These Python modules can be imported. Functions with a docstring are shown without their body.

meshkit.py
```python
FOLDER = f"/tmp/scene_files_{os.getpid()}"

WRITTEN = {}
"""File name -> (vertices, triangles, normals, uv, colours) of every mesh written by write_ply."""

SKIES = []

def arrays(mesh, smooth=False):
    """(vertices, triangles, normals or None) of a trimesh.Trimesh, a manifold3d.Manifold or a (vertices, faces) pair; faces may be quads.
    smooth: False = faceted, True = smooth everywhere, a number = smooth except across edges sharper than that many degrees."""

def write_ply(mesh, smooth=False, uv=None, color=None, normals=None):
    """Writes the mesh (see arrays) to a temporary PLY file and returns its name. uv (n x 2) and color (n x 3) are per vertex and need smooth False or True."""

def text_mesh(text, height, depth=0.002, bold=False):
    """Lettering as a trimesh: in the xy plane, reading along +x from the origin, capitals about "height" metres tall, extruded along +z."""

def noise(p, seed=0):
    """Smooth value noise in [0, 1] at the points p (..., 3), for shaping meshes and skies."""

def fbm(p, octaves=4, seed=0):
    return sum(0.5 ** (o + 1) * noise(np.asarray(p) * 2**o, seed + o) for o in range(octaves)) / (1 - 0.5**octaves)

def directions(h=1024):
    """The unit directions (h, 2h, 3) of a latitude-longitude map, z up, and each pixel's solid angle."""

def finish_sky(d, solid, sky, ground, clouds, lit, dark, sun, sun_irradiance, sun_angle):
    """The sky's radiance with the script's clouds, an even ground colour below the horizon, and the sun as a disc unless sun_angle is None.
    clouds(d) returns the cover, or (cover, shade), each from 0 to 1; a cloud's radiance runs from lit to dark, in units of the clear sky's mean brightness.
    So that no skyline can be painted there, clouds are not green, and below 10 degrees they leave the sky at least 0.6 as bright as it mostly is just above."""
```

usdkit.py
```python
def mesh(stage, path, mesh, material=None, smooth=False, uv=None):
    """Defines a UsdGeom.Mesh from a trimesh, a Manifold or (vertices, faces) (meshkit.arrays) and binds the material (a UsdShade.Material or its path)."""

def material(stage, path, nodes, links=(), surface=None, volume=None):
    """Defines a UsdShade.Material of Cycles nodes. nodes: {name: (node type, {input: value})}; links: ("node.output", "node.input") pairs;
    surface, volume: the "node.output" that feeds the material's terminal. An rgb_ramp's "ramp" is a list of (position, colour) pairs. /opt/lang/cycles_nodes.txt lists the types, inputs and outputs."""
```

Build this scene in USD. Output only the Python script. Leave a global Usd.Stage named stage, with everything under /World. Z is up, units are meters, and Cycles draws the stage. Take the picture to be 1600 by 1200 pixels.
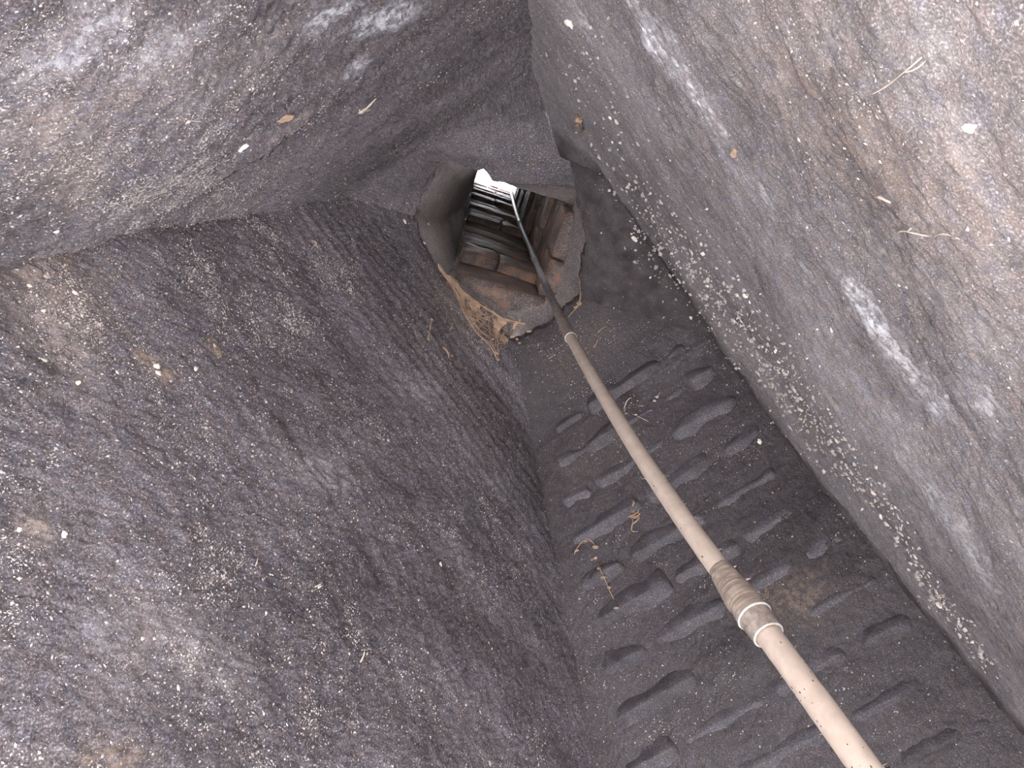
import math, random
import numpy as np
import trimesh
from scipy.spatial import cKDTree
import meshkit, usdkit
from pxr import Usd, UsdGeom, UsdLux, UsdShade, Gf, Sdf, Vt

stage = Usd.Stage.CreateInMemory()
UsdGeom.SetStageUpAxis(stage, 'Z')
UsdGeom.SetStageMetersPerUnit(stage, 1.0)
UsdGeom.Xform.Define(stage, '/World')
UsdGeom.Scope.Define(stage, '/World/Looks')
rng = np.random.default_rng(7)
random.seed(7)

# ------------------------------------------------------------------ camera, sky, lamp, exposure
H = 0.85                                   # height of the phone above the hearth floor
EYE = np.array([0, 0, H])
FPX = 1200.0
R = np.array([[0.999555492, 0.010015359, -0.028080446],
              [0.0, -0.941883892, -0.335938588],
              [-0.029813065, 0.335789261, -0.941465216]])     # world = R @ camera
cam = UsdGeom.Camera.Define(stage, '/World/camera')
M = Gf.Matrix4d(1.0)
for i in range(3):
    M.SetRow(i, Gf.Vec4d(*R[:, i], 0))
M.SetRow(3, Gf.Vec4d(*EYE, 1))
cam.AddTransformOp().Set(M)
cam.CreateHorizontalApertureAttr(36.0)
cam.CreateVerticalApertureAttr(27.0)
cam.CreateFocalLengthAttr(27.0)
cam.CreateClippingRangeAttr(Gf.Vec2f(0.02, 100))
cam.CreateExposureAttr(0.0)

SKY, FLASH = 5.2, 16000.0
usdkit.material(stage, '/World/Looks/sky', {'b': ('background_shader', {'color': (0.96, 0.97, 1.0), 'strength': 1.0})}, surface='b.background')
dome = UsdLux.DomeLight.Define(stage, '/World/sky')
dome.CreateIntensityAttr(SKY)
dome.CreateColorAttr(Gf.Vec3f(0.93, 0.95, 1.0))
flash = UsdLux.SphereLight.Define(stage, '/World/phone_lamp')      # the phone's own lamp beside its lens
flash.CreateRadiusAttr(0.006)
flash.CreateIntensityAttr(FLASH)
flash.CreateColorAttr(Gf.Vec3f(1.0, 0.94, 0.90))
flash.AddTranslateOp().Set(Gf.Vec3d(-0.012, -0.02, H - 0.012))


# ------------------------------------------------------------------ helpers
def ray(px, py):
    c = np.array([px - 800.0, -(py - 600.0), -FPX])
    return R @ (c / np.linalg.norm(c))

def at_z(px, py, z):                         # z above the eye
    r = ray(px, py)
    return r * z / r[2]

def project(p):                              # p relative to the eye -> pixel, depth
    c = p @ R
    d = -c[..., 2]
    ok = np.where(d > 1e-3, d, 1e-3)
    return 800 + FPX * c[..., 0] / ok, 600 - FPX * c[..., 1] / ok, d

ANG = math.radians(-34.0)
UX = np.array([math.cos(ANG), math.sin(ANG), 0])
VX = np.array([-math.sin(ANG), math.cos(ANG), 0])
ZX = np.array([0, 0, 1.0])

def uvz(u, v, z):
    u, v, z = np.broadcast_arrays(np.asarray(u, float), np.asarray(v, float), np.asarray(z, float))
    return u[..., None] * UX + v[..., None] * VX + z[..., None] * ZX

used = {}
def path_for(name, parent=None):
    base = (str(parent.GetPath()) if parent is not None else '/World') + '/' + name
    k = used.get(base, -1) + 1
    used[base] = k
    return base if k == 0 else f'{base}_{k:03d}'

LOOK = {}
def obj(name, mesh, mat, parent=None, smooth=False):
    p = path_for(name, parent)
    usdkit.mesh(stage, p, mesh, LOOK[mat], smooth=smooth)
    return stage.GetPrimAtPath(p)

def xf(name, loc=(0, 0, 0)):
    x = UsdGeom.Xform.Define(stage, path_for(name))
    x.AddTranslateOp().Set(Gf.Vec3d(*map(float, loc)))
    return x.GetPrim()

def tag(p, label=None, category=None, group=None, kind=None):
    for k, v in (('label', label), ('category', category), ('group', group), ('kind', kind)):
        if v:
            p.SetCustomDataByKey(k, v)
    return p

def cat(parts):
    vs, fs, n = [], [], 0
    for v, f in parts:
        vs.append(v); fs.append(f + n); n += len(v)
    return np.vstack(vs), np.vstack(fs)

def tube(points, radii, k=6, caps=True):
    P = np.asarray(points, float)
    r = np.broadcast_to(np.asarray(radii, float), (len(P),))
    T = np.gradient(P, axis=0)
    T /= np.maximum(np.linalg.norm(T, axis=1, keepdims=True), 1e-12)
    a = np.array([0, 0, 1.0]) if abs(T[0, 2]) < 0.9 else np.array([1.0, 0, 0])
    N = np.cross(T[0], a); N /= np.linalg.norm(N)
    rings = []
    th = np.arange(k) * 2 * np.pi / k
    for i in range(len(P)):
        N = N - T[i] * (N @ T[i]); N /= np.linalg.norm(N)
        B = np.cross(T[i], N)
        rings.append(P[i] + r[i] * (np.cos(th)[:, None] * N + np.sin(th)[:, None] * B))
    v = np.vstack(rings)
    i = np.arange(len(P) - 1)[:, None] * k
    j = np.arange(k)[None]
    a0, a1 = i + j, i + (j + 1) % k
    f = np.concatenate([np.stack([a0, a1, a1 + k], -1).reshape(-1, 3), np.stack([a0, a1 + k, a0 + k], -1).reshape(-1, 3)])
    if caps:
        n = len(v)
        v = np.vstack([v, P[0], P[-1]])
        jj = np.arange(k)
        f = np.vstack([f, np.stack([np.full(k, n), (jj + 1) % k, jj], 1), np.stack([np.full(k, n + 1), n - k + jj, n - k + (jj + 1) % k], 1)])
    return v, f

def spline(pts, n):
    from scipy.interpolate import CubicSpline
    P = np.asarray(pts, float)
    t = np.r_[0, np.cumsum(np.linalg.norm(np.diff(P, axis=0), axis=1) ** 0.7)]
    return CubicSpline(t, P)(np.linspace(0, t[-1], n))

def grid_faces(nr, nc, flip=False):
    i = np.arange(nr - 1)[:, None] * nc
    j = np.arange(nc - 1)[None]
    a = (i + j).ravel()
    f = np.concatenate([np.stack([a, a + 1, a + nc + 1], 1), np.stack([a, a + nc + 1, a + nc], 1)])
    return f[:, ::-1] if flip else f

def grid_normals(P):
    n = np.cross(np.gradient(P, axis=1), np.gradient(P, axis=0))
    return n / np.maximum(np.linalg.norm(n, axis=-1, keepdims=True), 1e-12)

def fb(p, scale, octaves, seed):
    return meshkit.fbm(p * scale, octaves, seed) - 0.5

def smooth01(x):
    x = np.clip(x, 0, 1)
    return x * x * (3 - 2 * x)


# ------------------------------------------------------------------ materials
def soot(name, dark, light, bump=0.5, white=(0.62, 0.62, 0.68), tan=(0.42, 0.30, 0.21), rough=0.55, spec=0.5, attr=True, streak=(4, 4, 4), rust=None, fine=260.0, grain=0.85):
    n = {'geo': ('geometry', {}),
         'rot': ('mapping', {'rotation': (0, 0, -ANG), 'scale': streak}),
         'big': ('noise_texture', {'scale': 2.2, 'detail': 5.0, 'roughness': 0.6}),
         'mid': ('noise_texture', {'scale': 38.0, 'detail': 4.0, 'roughness': 0.65}),
         'fin': ('noise_texture', {'scale': fine, 'detail': 3.0, 'roughness': 0.7}),
         'hue': ('noise_texture', {'scale': 55.0, 'detail': 2.0}),
         'm1': ('math', {'math_type': 'multiply_add', 'value2': 0.55}),
         'm1b': ('math', {'math_type': 'multiply', 'value2': 0.3}),
         'm2': ('math', {'math_type': 'multiply_add', 'value2': 0.45}),
         'ramp': ('rgb_ramp', {'ramp': [(0.42, dark), (0.60, tuple((a + b) / 2 for a, b in zip(dark, light))), (0.82, light)]}),
         'hr': ('rgb_ramp', {'ramp': [(0.34, (0.93, 0.95, 1.05)), (0.5, (1, 1, 1)), (0.66, (1.05, 0.98, 0.98))]}),
         'mul': ('mix', {'mix_type': 'multiply', 'fac': 1.0}),
         'gri': ('noise_texture', {'scale': fine * 1.4, 'detail': 2.0, 'roughness': 0.6}),
         'grr': ('rgb_ramp', {'ramp': [(0.34, (0.32, 0.31, 0.33)), (0.5, (0.9, 0.9, 0.9)), (0.60, (1.6, 1.58, 1.6)), (0.68, (3.2, 3.2, 3.3))]}),
         'mul2': ('mix', {'mix_type': 'multiply', 'fac': grain}),
         'h1': ('math', {'math_type': 'multiply_add', 'value2': 0.6}),
         'bump': ('bump', {'strength': bump, 'distance': 0.004}),
         'rr': ('map_range', {'from_min': 0.3, 'from_max': 0.7, 'to_min': rough - 0.15, 'to_max': rough + 0.2, 'clamp': True}),
         'p': ('principled_bsdf', {'specular_ior_level': spec, 'diffuse_roughness': 0.6})}
    l = [('geo.position', 'rot.vector'), ('rot.vector', 'big.vector'), ('geo.position', 'mid.vector'), ('geo.position', 'fin.vector'), ('geo.position', 'hue.vector'), ('geo.position', 'gri.vector'),
         ('mid.fac', 'm1b.value1'), ('big.fac', 'm1.value1'), ('m1b.value', 'm1.value3'), ('m1.value', 'm2.value3'), ('fin.fac', 'm2.value1'),
         ('m2.value', 'ramp.fac'), ('hue.fac', 'hr.fac'), ('ramp.color', 'mul.color1'), ('hr.color', 'mul.color2'),
         ('gri.fac', 'grr.fac'), ('mul.color', 'mul2.color1'), ('grr.color', 'mul2.color2'),
         ('fin.fac', 'h1.value1'), ('mid.fac', 'h1.value3'), ('h1.value', 'bump.height'), ('bump.normal', 'p.normal'), ('fin.fac', 'rr.value'), ('rr.result', 'p.roughness')]
    out = 'mul2.color'
    n['m2'][1]['value2'] = 0.25
    if rust:
        n['rn'] = ('noise_texture', {'scale': 7.0, 'detail': 4.0, 'roughness': 0.6})
        n['rf'] = ('map_range', {'from_min': 0.48, 'from_max': 0.68, 'to_min': 0.0, 'to_max': 0.85, 'clamp': True})
        n['rm'] = ('mix', {'mix_type': 'mix', 'color2': rust})
        l += [('rot.vector', 'rn.vector'), ('rn.fac', 'rf.value'), ('rf.result', 'rm.fac'), (out, 'rm.color1')]
        out = 'rm.color'
    if attr:
        n['at'] = ('attribute', {'attribute': 'stain_shade'})
        n['sep'] = ('separate_color', {})
        n['wno'] = ('noise_texture', {'scale': 75.0, 'detail': 6.0, 'roughness': 0.75})
        n['wn'] = ('map_range', {'from_min': 0.44, 'from_max': 0.56, 'to_min': 0.15, 'to_max': 1.0, 'clamp': True})
        n['w1'] = ('math', {'math_type': 'multiply', 'use_clamp': True})
        n['t1'] = ('math', {'math_type': 'multiply', 'use_clamp': True})
        n['mw'] = ('mix', {'mix_type': 'mix', 'color2': white})
        n['mt'] = ('mix', {'mix_type': 'mix', 'color2': tan})
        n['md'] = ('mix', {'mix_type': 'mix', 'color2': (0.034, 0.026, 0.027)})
        l += [('at.color', 'sep.color'), ('geo.position', 'wno.vector'), ('wno.fac', 'wn.value'), ('wn.result', 'w1.value1'), ('sep.r', 'w1.value2'), ('wn.result', 't1.value1'), ('sep.g', 't1.value2'),
              (out, 'mt.color1'), ('t1.value', 'mt.fac'), ('mt.color', 'mw.color1'), ('w1.value', 'mw.fac'), ('mw.color', 'md.color1'), ('sep.b', 'md.fac')]
        out = 'md.color'
    l.append((out, 'p.base_color'))
    LOOK[name] = usdkit.material(stage, f'/World/Looks/{name}', n, l, surface='p.BSDF')

def plain(name, c0, c1, scale=60.0, rough=0.6, spec=0.4, bump=0.3, dist=0.002, metallic=0.0, translucent=0.0, vary=False, detail=4.0):
    n = {'geo': ('geometry', {}), 'n': ('noise_texture', {'scale': scale, 'detail': detail, 'roughness': 0.6}),
         'r': ('rgb_ramp', {'ramp': [(0.35, c0), (0.65, c1)]}), 'b': ('bump', {'strength': bump, 'distance': dist}),
         'p': ('principled_bsdf', {'roughness': rough, 'specular_ior_level': spec, 'metallic': metallic})}
    l = [('geo.position', 'n.vector'), ('n.fac', 'r.fac'), ('n.fac', 'b.height'), ('b.normal', 'p.normal')]
    out = 'r.color'
    if vary:
        n['oi'] = ('object_info', {}) if vary == 'object' else ('geometry', {})
        n['vr'] = ('rgb_ramp', {'ramp': [(0, (0.62, 0.58, 0.56)), (0.5, (1.0, 0.97, 0.95)), (1, (1.3, 1.25, 1.2))]})
        n['vm'] = ('mix', {'mix_type': 'multiply', 'fac': 1.0})
        l += [('oi.random' if vary == 'object' else 'oi.random_per_island', 'vr.fac'), (out, 'vm.color1'), ('vr.color', 'vm.color2')]
        out = 'vm.color'
    l.append((out, 'p.base_color'))
    s = 'p.BSDF'
    if translucent:
        n['t'] = ('translucent_bsdf', {}); n['mx'] = ('mix_closure', {'fac': translucent})
        l += [(out, 't.color'), ('p.BSDF', 'mx.closure1'), ('t.BSDF', 'mx.closure2')]
        s = 'mx.closure'
    LOOK[name] = usdkit.material(stage, f'/World/Looks/{name}', n, l, surface=s)

soot('soot_left', (0.064, 0.056, 0.061), (0.250, 0.225, 0.240), bump=0.9, grain=0.65, streak=(1.5, 0.7, 2.2))
soot('soot_back', (0.078, 0.070, 0.075), (0.31, 0.28, 0.29), bump=0.8, grain=0.6, streak=(0.7, 1.5, 2.2))
soot('soot_right', (0.098, 0.088, 0.088), (0.33, 0.305, 0.302), bump=0.5, fine=420.0, grain=0.5, spec=0.15, streak=(1.5, 0.9, 2.0), white=(0.86, 0.86, 0.91))
soot('soot_front', (0.044, 0.037, 0.0395), (0.135, 0.115, 0.122), bump=0.6, grain=0.5, streak=(0.8, 1.5, 2.0))
soot('soot_brick', (0.052, 0.045, 0.049), (0.20, 0.178, 0.194), bump=0.5, grain=0.5, attr=False, streak=(1.2, 2.5, 3.0))
soot('flue_parge', (0.09, 0.078, 0.073), (0.29, 0.25, 0.235), bump=0.5, attr=False, streak=(2, 2, 1.0))
soot('flue_brick', (0.05, 0.038, 0.034), (0.20, 0.15, 0.125), bump=0.6, attr=False, streak=(2, 2, 2), rust=(0.27, 0.15, 0.10))
plain('top_brick', (0.16, 0.075, 0.07), (0.24, 0.13, 0.12), scale=25, rough=0.8, bump=0.4)
plain('top_mortar', (0.50, 0.46, 0.44), (0.65, 0.62, 0.60), scale=50, rough=0.9)
plain('flake', (0.74, 0.71, 0.69), (0.92, 0.90, 0.88), scale=30, rough=0.35, spec=0.8, vary='island')  # near-white colour paints in the creosote glints; mortar grit shares it
plain('crumb', (0.70, 0.63, 0.56), (0.90, 0.87, 0.82), scale=40, rough=0.6, vary='object')
plain('white_chip', (0.80, 0.79, 0.76), (0.90, 0.89, 0.87), scale=60, rough=0.6)
plain('tan_fibre', (0.46, 0.31, 0.22), (0.66, 0.48, 0.35), scale=90, rough=0.8, translucent=0.25)
plain('pale_fibre', (0.62, 0.52, 0.44), (0.82, 0.72, 0.62), scale=90, rough=0.8, translucent=0.15)
plain('cobweb', (0.46, 0.31, 0.215), (0.74, 0.53, 0.39), scale=70, rough=0.9, translucent=0.35)
plain('pole_lower', (0.55, 0.44, 0.365), (0.65, 0.535, 0.455), scale=55, rough=0.55, spec=0.35, bump=0.15, detail=6)
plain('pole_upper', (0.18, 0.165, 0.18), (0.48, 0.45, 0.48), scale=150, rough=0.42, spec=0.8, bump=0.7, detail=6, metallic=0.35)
plain('pole_top', (0.70, 0.68, 0.72), (0.85, 0.83, 0.86), scale=150, rough=0.4, metallic=0.8, bump=0.3)  # pale metal puts the skylight into the top rod's colour
plain('pole_sleeve', (0.24, 0.195, 0.17), (0.46, 0.385, 0.335), scale=120, rough=0.35, spec=0.7, bump=0.7, detail=5)
plain('tape_wrap', (0.29, 0.225, 0.185), (0.44, 0.36, 0.305), scale=60, rough=0.3, spec=0.8, bump=0.5)
plain('ring_metal', (0.46, 0.43, 0.40), (0.66, 0.63, 0.60), scale=120, rough=0.3, spec=0.8)
plain('bounce_floor', (0.66, 0.64, 0.62), (0.80, 0.78, 0.76), scale=6, rough=0.9)
plain('hearth_stone', (0.28, 0.26, 0.25), (0.40, 0.37, 0.35), scale=9, rough=0.85)
plain('pole_speck', (0.10, 0.085, 0.07), (0.20, 0.17, 0.14), scale=80, rough=0.8)


# ------------------------------------------------------------------ the setting: the hood's four walls
ZT, ZR = 1.76, 1.93                          # where the walls turn into the gather; the throat rim
U_L = lambda z: -0.878 + 0.29 * z
V_F = lambda z: np.minimum(2.08 - 0.77 * z, 1.36)
U_R = lambda z: 0.282 - 0.066 * z
V_B = lambda z: -0.416 + 0.223 * z
rim = {k: at_z(*p, ZR) for k, p in dict(g=(640, 335), a=(690, 438), m=(800, 533), n=(905, 457), n2=(916, 380), c=(900, 293), d1=(770, 284), d2=(757, 264), e=(690, 250)).items()}
SIDES = {                                    # horizontal runs, each from its first corner to its second, seen from inside going one way round
    'left': ('g', 'a', 'm'), 'front': ('m', 'mn', 'n'), 'right': ('n', 'n2', 'c'), 'back': ('c', 'd1', 'd2', 'e', 'g')}
rim['mn'] = at_z(862, 503, ZR)

def side_ends(side, z):
    L, F, Rr, B = U_L(z), V_F(z), U_R(z), V_B(z)
    return {'left': ((L, B), (L, F)), 'front': ((L, F), (Rr, F)), 'right': ((Rr, F), (Rr, B)), 'back': ((Rr, B), (L, B))}[side]

def poly_at(P, s):
    """points at the fractions s of a polyline, going straight on beyond its ends"""
    P = np.asarray(P)
    t = np.r_[0, np.cumsum(np.linalg.norm(np.diff(P, axis=0), axis=1))]; t /= t[-1]
    out = np.stack([np.interp(s, t, P[:, k]) for k in range(3)], -1)
    lo, hi = s < 0, s > 1
    out[lo] = P[0] + (s[lo] / (t[1] - t[0]))[:, None] * (P[1] - P[0])
    out[hi] = P[-1] + ((s[hi] - 1) / (t[-1] - t[-2]))[:, None] * (P[-1] - P[-2])
    return out

def base_wall(side, rows_low, rows, cols, over, zlow, zsplit, power=1.0):
    s = np.linspace(-over, 1 + over, cols)
    z = np.r_[np.linspace(zlow, zsplit, rows_low, endpoint=False), zsplit + (ZT - zsplit) * np.linspace(0, 1, rows) ** power]
    out = []
    for zz in z:
        (u0, v0), (u1, v1) = side_ends(side, zz)
        out.append(uvz(u0 + (u1 - u0) * s, v0 + (v1 - v0) * s, zz))
    bottom = out[-1]
    step = max(6, int(rows * 0.14))
    top = poly_at([rim[k] for k in SIDES[side]], s)
    for t in np.linspace(0, 1, step + 1)[1:]:
        e = smooth01(t) * 0.55 + t * 0.45
        p = bottom * (1 - e) + top * e
        p[:, 2] = ZT + (ZR - ZT) * (t ** 0.9)
        out.append(p)
    rag = 0.030 * fb(top * [1, 1, 0], 16, 3, 91) + 0.014 * fb(top * [1, 1, 0], 60, 2, 92)
    inw = np.mean(list(rim.values()), axis=0) - top; inw[:, 2] = 0; inw /= np.linalg.norm(inw, axis=1, keepdims=True)
    out[-1] = out[-1] + inw * rag[:, None]; top = top + inw * rag[:, None]
    for t in (0.4, 1.0):                     # the lip turns up into the flue
        p = top.copy(); p[:, 2] = ZR + 0.03 * t
        out.append(p)
    P = np.array(out)
    fade = np.r_[np.ones(len(z)), np.linspace(1, 0.35, step), 0.3, 0.3]
    return P, s, fade

W = {}
for side, args in dict(left=(10, 400, 460, 0.08, -H, 0.40, 1.0), front=(8, 300, 360, 0.10, -H, 0.8, 1.0),
                       right=(2, 520, 560, 0.05, 0.08, 0.12, 1.0), back=(10, 340, 430, 0.05, -H, 0.15, 1.0)).items():
    P, s, fade = base_wall(side, *args)
    W[side] = dict(base=P, s=s, fade=fade, n=grid_normals(P))
for side in W:                               # normals look inwards
    w = W[side]
    centre = np.array([0.02, 0.35, 0.9])
    if np.mean(np.sum(w['n'] * (centre - w['base']), -1)) < 0:
        w['n'] = -w['n']; w['flip'] = False
    else:
        w['flip'] = True

def plane_hit(side, px, py):
    """where a pixel's ray meets the bare wall, found on its grid"""
    w = W[side]
    if 'tree' not in w:
        x, y, d = project(w['base'].reshape(-1, 3))
        keep = (d > 0.05) & (x > -300) & (x < 1900) & (y > -300) & (y < 1500)
        w['ids'] = np.nonzero(keep)[0]
        w['tree'] = cKDTree(np.stack([x, y], 1)[keep])
    i = w['ids'][w['tree'].query((px, py))[1]]
    return w['base'].reshape(-1, 3)[i]

def poly_dist(P, side, pix):
    """distance from the wall's points to a line on it"""
    L = np.array([plane_hit(side, *p) for p in pix])
    d = np.full(P.shape[:-1], 1e9)
    for a, b in zip(L[:-1], L[1:]):
        ab = b - a
        t = np.clip(((P - a) @ ab) / max(ab @ ab, 1e-9), 0, 1)
        d = np.minimum(d, np.linalg.norm(P - (a + t[..., None] * ab), axis=-1))
    return d

# crusts that end in ragged lips: the right wall's short of the front corner, the back wall's short of the left corner
for side in W:
    w = W[side]
    P, n, fade = w['base'], w['n'], w['fade'][:, None]
    horiz = {'left': VX, 'right': VX, 'front': UX, 'back': UX}[side]
    along = P @ horiz
    Q = np.stack([along * 5, P @ np.cross(horiz, ZX) * 16, P[..., 2] * 16], -1)      # stretched along the courses
    amp = dict(left=1.0, back=1.0, right=0.75, front=0.5)[side]
    near = np.clip(np.linalg.norm(P, axis=-1) / 0.8, 0.35, 1.0)
    h = 0.030 * fb(P, 4.0, 3, 11) + amp * (0.006 if side == 'left' else 0.010) * fb(Q, 1.0, 4, 23) + amp * 0.009 * fb(P, 45.0, 3, 31) + amp * 0.008 * fb(P, 170.0, 2, 37) * near
    if side == 'front':
        h -= 0.010
    if side == 'left':                       # trowel lines near the throat
        h += 0.0018 * np.sin(np.clip((P[..., 2] - 1.2) / 0.5, 0, 1) * 1.0 + P[..., 2] * 170 + 6 * fb(P, 5, 2, 41)) * smooth01((P[..., 2] - 1.35) / 0.3)
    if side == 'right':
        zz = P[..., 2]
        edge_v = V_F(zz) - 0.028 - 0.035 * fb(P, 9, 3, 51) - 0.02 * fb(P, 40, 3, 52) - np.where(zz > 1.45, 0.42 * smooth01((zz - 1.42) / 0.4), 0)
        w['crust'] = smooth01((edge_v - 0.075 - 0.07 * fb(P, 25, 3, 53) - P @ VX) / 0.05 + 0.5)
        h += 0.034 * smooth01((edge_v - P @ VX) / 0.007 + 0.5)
    if side == 'back':
        L = [plane_hit('back', *p) for p in ((0, 400), (205, 348), (330, 272), (450, 200), (590, 118), (760, 40))]
        Lz, Lu = np.array([p[2] for p in L]), np.array([p @ UX for p in L])
        o = np.argsort(Lz)
        edge_u = np.interp(P[..., 2], Lz[o], Lu[o]) + 0.05 * fb(P, 9, 3, 61) + 0.02 * fb(P, 40, 2, 62)
        w['crust'] = smooth01((P @ UX - edge_u) / 0.014 + 0.5)
        w['crust'] = w['crust'] * smooth01((-0.10 - P @ UX) / 0.2)
        h += 0.020 * w['crust']
    w['P'] = P + n * (h * fade)[..., None]
    w['N'] = grid_normals(w['P'])
    if np.mean(np.sum(w['N'] * n, -1)) < 0:
        w['N'] = -w['N']

ALLP = np.vstack([W[s]['P'].reshape(-1, 3) for s in W])
ALLN = np.vstack([W[s]['N'].reshape(-1, 3) for s in W])
_x, _y, _d = project(ALLP)
_keep = np.nonzero((_d > 0.05) & (_x > -60) & (_x < 1660) & (_y > -60) & (_y < 1260))[0]
TREE = cKDTree(np.stack([_x, _y], 1)[_keep])
DIST = np.linalg.norm(ALLP, axis=1)

def hit(px, py):
    """the nearest displaced wall point on a pixel's ray, and its normal (relative to the eye)"""
    ids = TREE.query_ball_point((px, py), 7)
    if not ids:
        ids = TREE.query((px, py), 6)[1]
    ids = _keep[np.asarray(ids)]
    first = DIST[ids].min()
    ids = ids[DIST[ids] < first + 0.06]
    k = ids[np.argmin((_x[ids] - px) ** 2 + (_y[ids] - py) ** 2)]
    r = ray(px, py)
    nn = ALLN[k]
    den = nn @ r
    p = r * ((ALLP[k] @ nn) / den) if abs(den) > 0.25 else r * DIST[k]
    if np.linalg.norm(p - ALLP[k]) > 0.05:
        p = r * DIST[k]
    return p, nn

STAINS = {   # (x0, y0, x1, y1, half-width in pixels, white, tan)
    'right': [(1045, -5, 1090, 55, 22, 0.9, 0), (1090, 50, 1120, 110, 20, 1.0, 0), (1115, 110, 1160, 180, 15, 1.0, 0), (1155, 175, 1215, 240, 11, 0.8, 0), (1020, 172, 1072, 262, 11, 0.6, 0),
              (1195, 235, 1250, 310, 15, 0.6, 0), (1230, 330, 1290, 390, 12, 0.4, 0), (1380, 440, 1490, 590, 26, 0.40, 0), (1320, 500, 1410, 620, 9, 0.5, 0), (1255, 150, 1300, 215, 16, 0.5, 0), (1560, 480, 1590, 640, 20, 0.3, 0),
              (1035, 65, 1055, 90, 9, 0.1, 0.9), (930, 5, 950, 30, 14, 0.5, 0.5), (1525, 120, 1540, 150, 9, 0.3, 0.6), (1580, 120, 1600, 140, 12, 0.1, 0.6), (1380, 40, 1520, 60, 40, 0.1, 0.15),
              (1145, 232, 1150, 245, 5, 0, 0.9), (1130, 480, 1290, 660, 16, 0.0, 0.35), (1290, 660, 1400, 800, 14, 0.0, 0.3), (975, 100, 985, 125, 8, 0.3, 0.4), (1470, 720, 1560, 860, 22, 0.25, 0),
              (1330, 100, 1560, 300, 90, 0.0, 0.22), (1450, 380, 1600, 460, 40, 0.05, 0.2)],
    'back': [(570, 40, 620, 22, 16, 0.6, 0), (500, 30, 530, 15, 14, 0.4, 0), (150, 20, 90, 60, 22, 0.35, 0), (60, 45, 20, 75, 20, 0.3, 0), (200, 80, 260, 50, 18, 0.25, 0.1), (430, 195, 470, 170, 8, 0.1, 0.5), (555, 105, 570, 98, 8, 0.4, 0),
             (60, 170, 110, 280, 26, 0.05, 0.35), (120, 160, 220, 100, 22, 0.0, 0.25), (210, 345, 240, 325, 6, 0.0, 0.4), (280, 120, 420, 60, 30, 0.05, 0.15)],
    'left': [(40, 390, 90, 460, 34, 0.0, 0.4), (60, 480, 110, 560, 24, 0.05, 0.35), (230, 560, 260, 585, 8, 0.0, 0.7), (40, 820, 60, 830, 10, 0.1, 0.7), (330, 540, 340, 550, 6, 0.0, 0.7), (620, 600, 690, 608, 14, 0.07, 0), (765, 755, 780, 775, 8, 0.09, 0),
             (460, 720, 520, 740, 20, 0.08, 0.1), (330, 1040, 360, 1070, 18, 0.07, 0.1), (150, 980, 190, 995, 18, 0.07, 0.0), (150, 1180, 190, 1190, 14, 0.0, 0.4), (230, 1000, 300, 1010, 40, 0.05, 0.1), (680, 560, 760, 640, 50, 0.0, 0.10), (700, 470, 730, 520, 26, 0.0, 0.22)],
    'front': [(1220, 940, 1260, 930, 20, 0.0, 0.35), (1010, 590, 1080, 545, 14, 0.05, 0), (900, 720, 960, 690, 24, 0.0, 0.10), (880, 560, 930, 520, 24, 0.0, 0.14)]}
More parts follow.
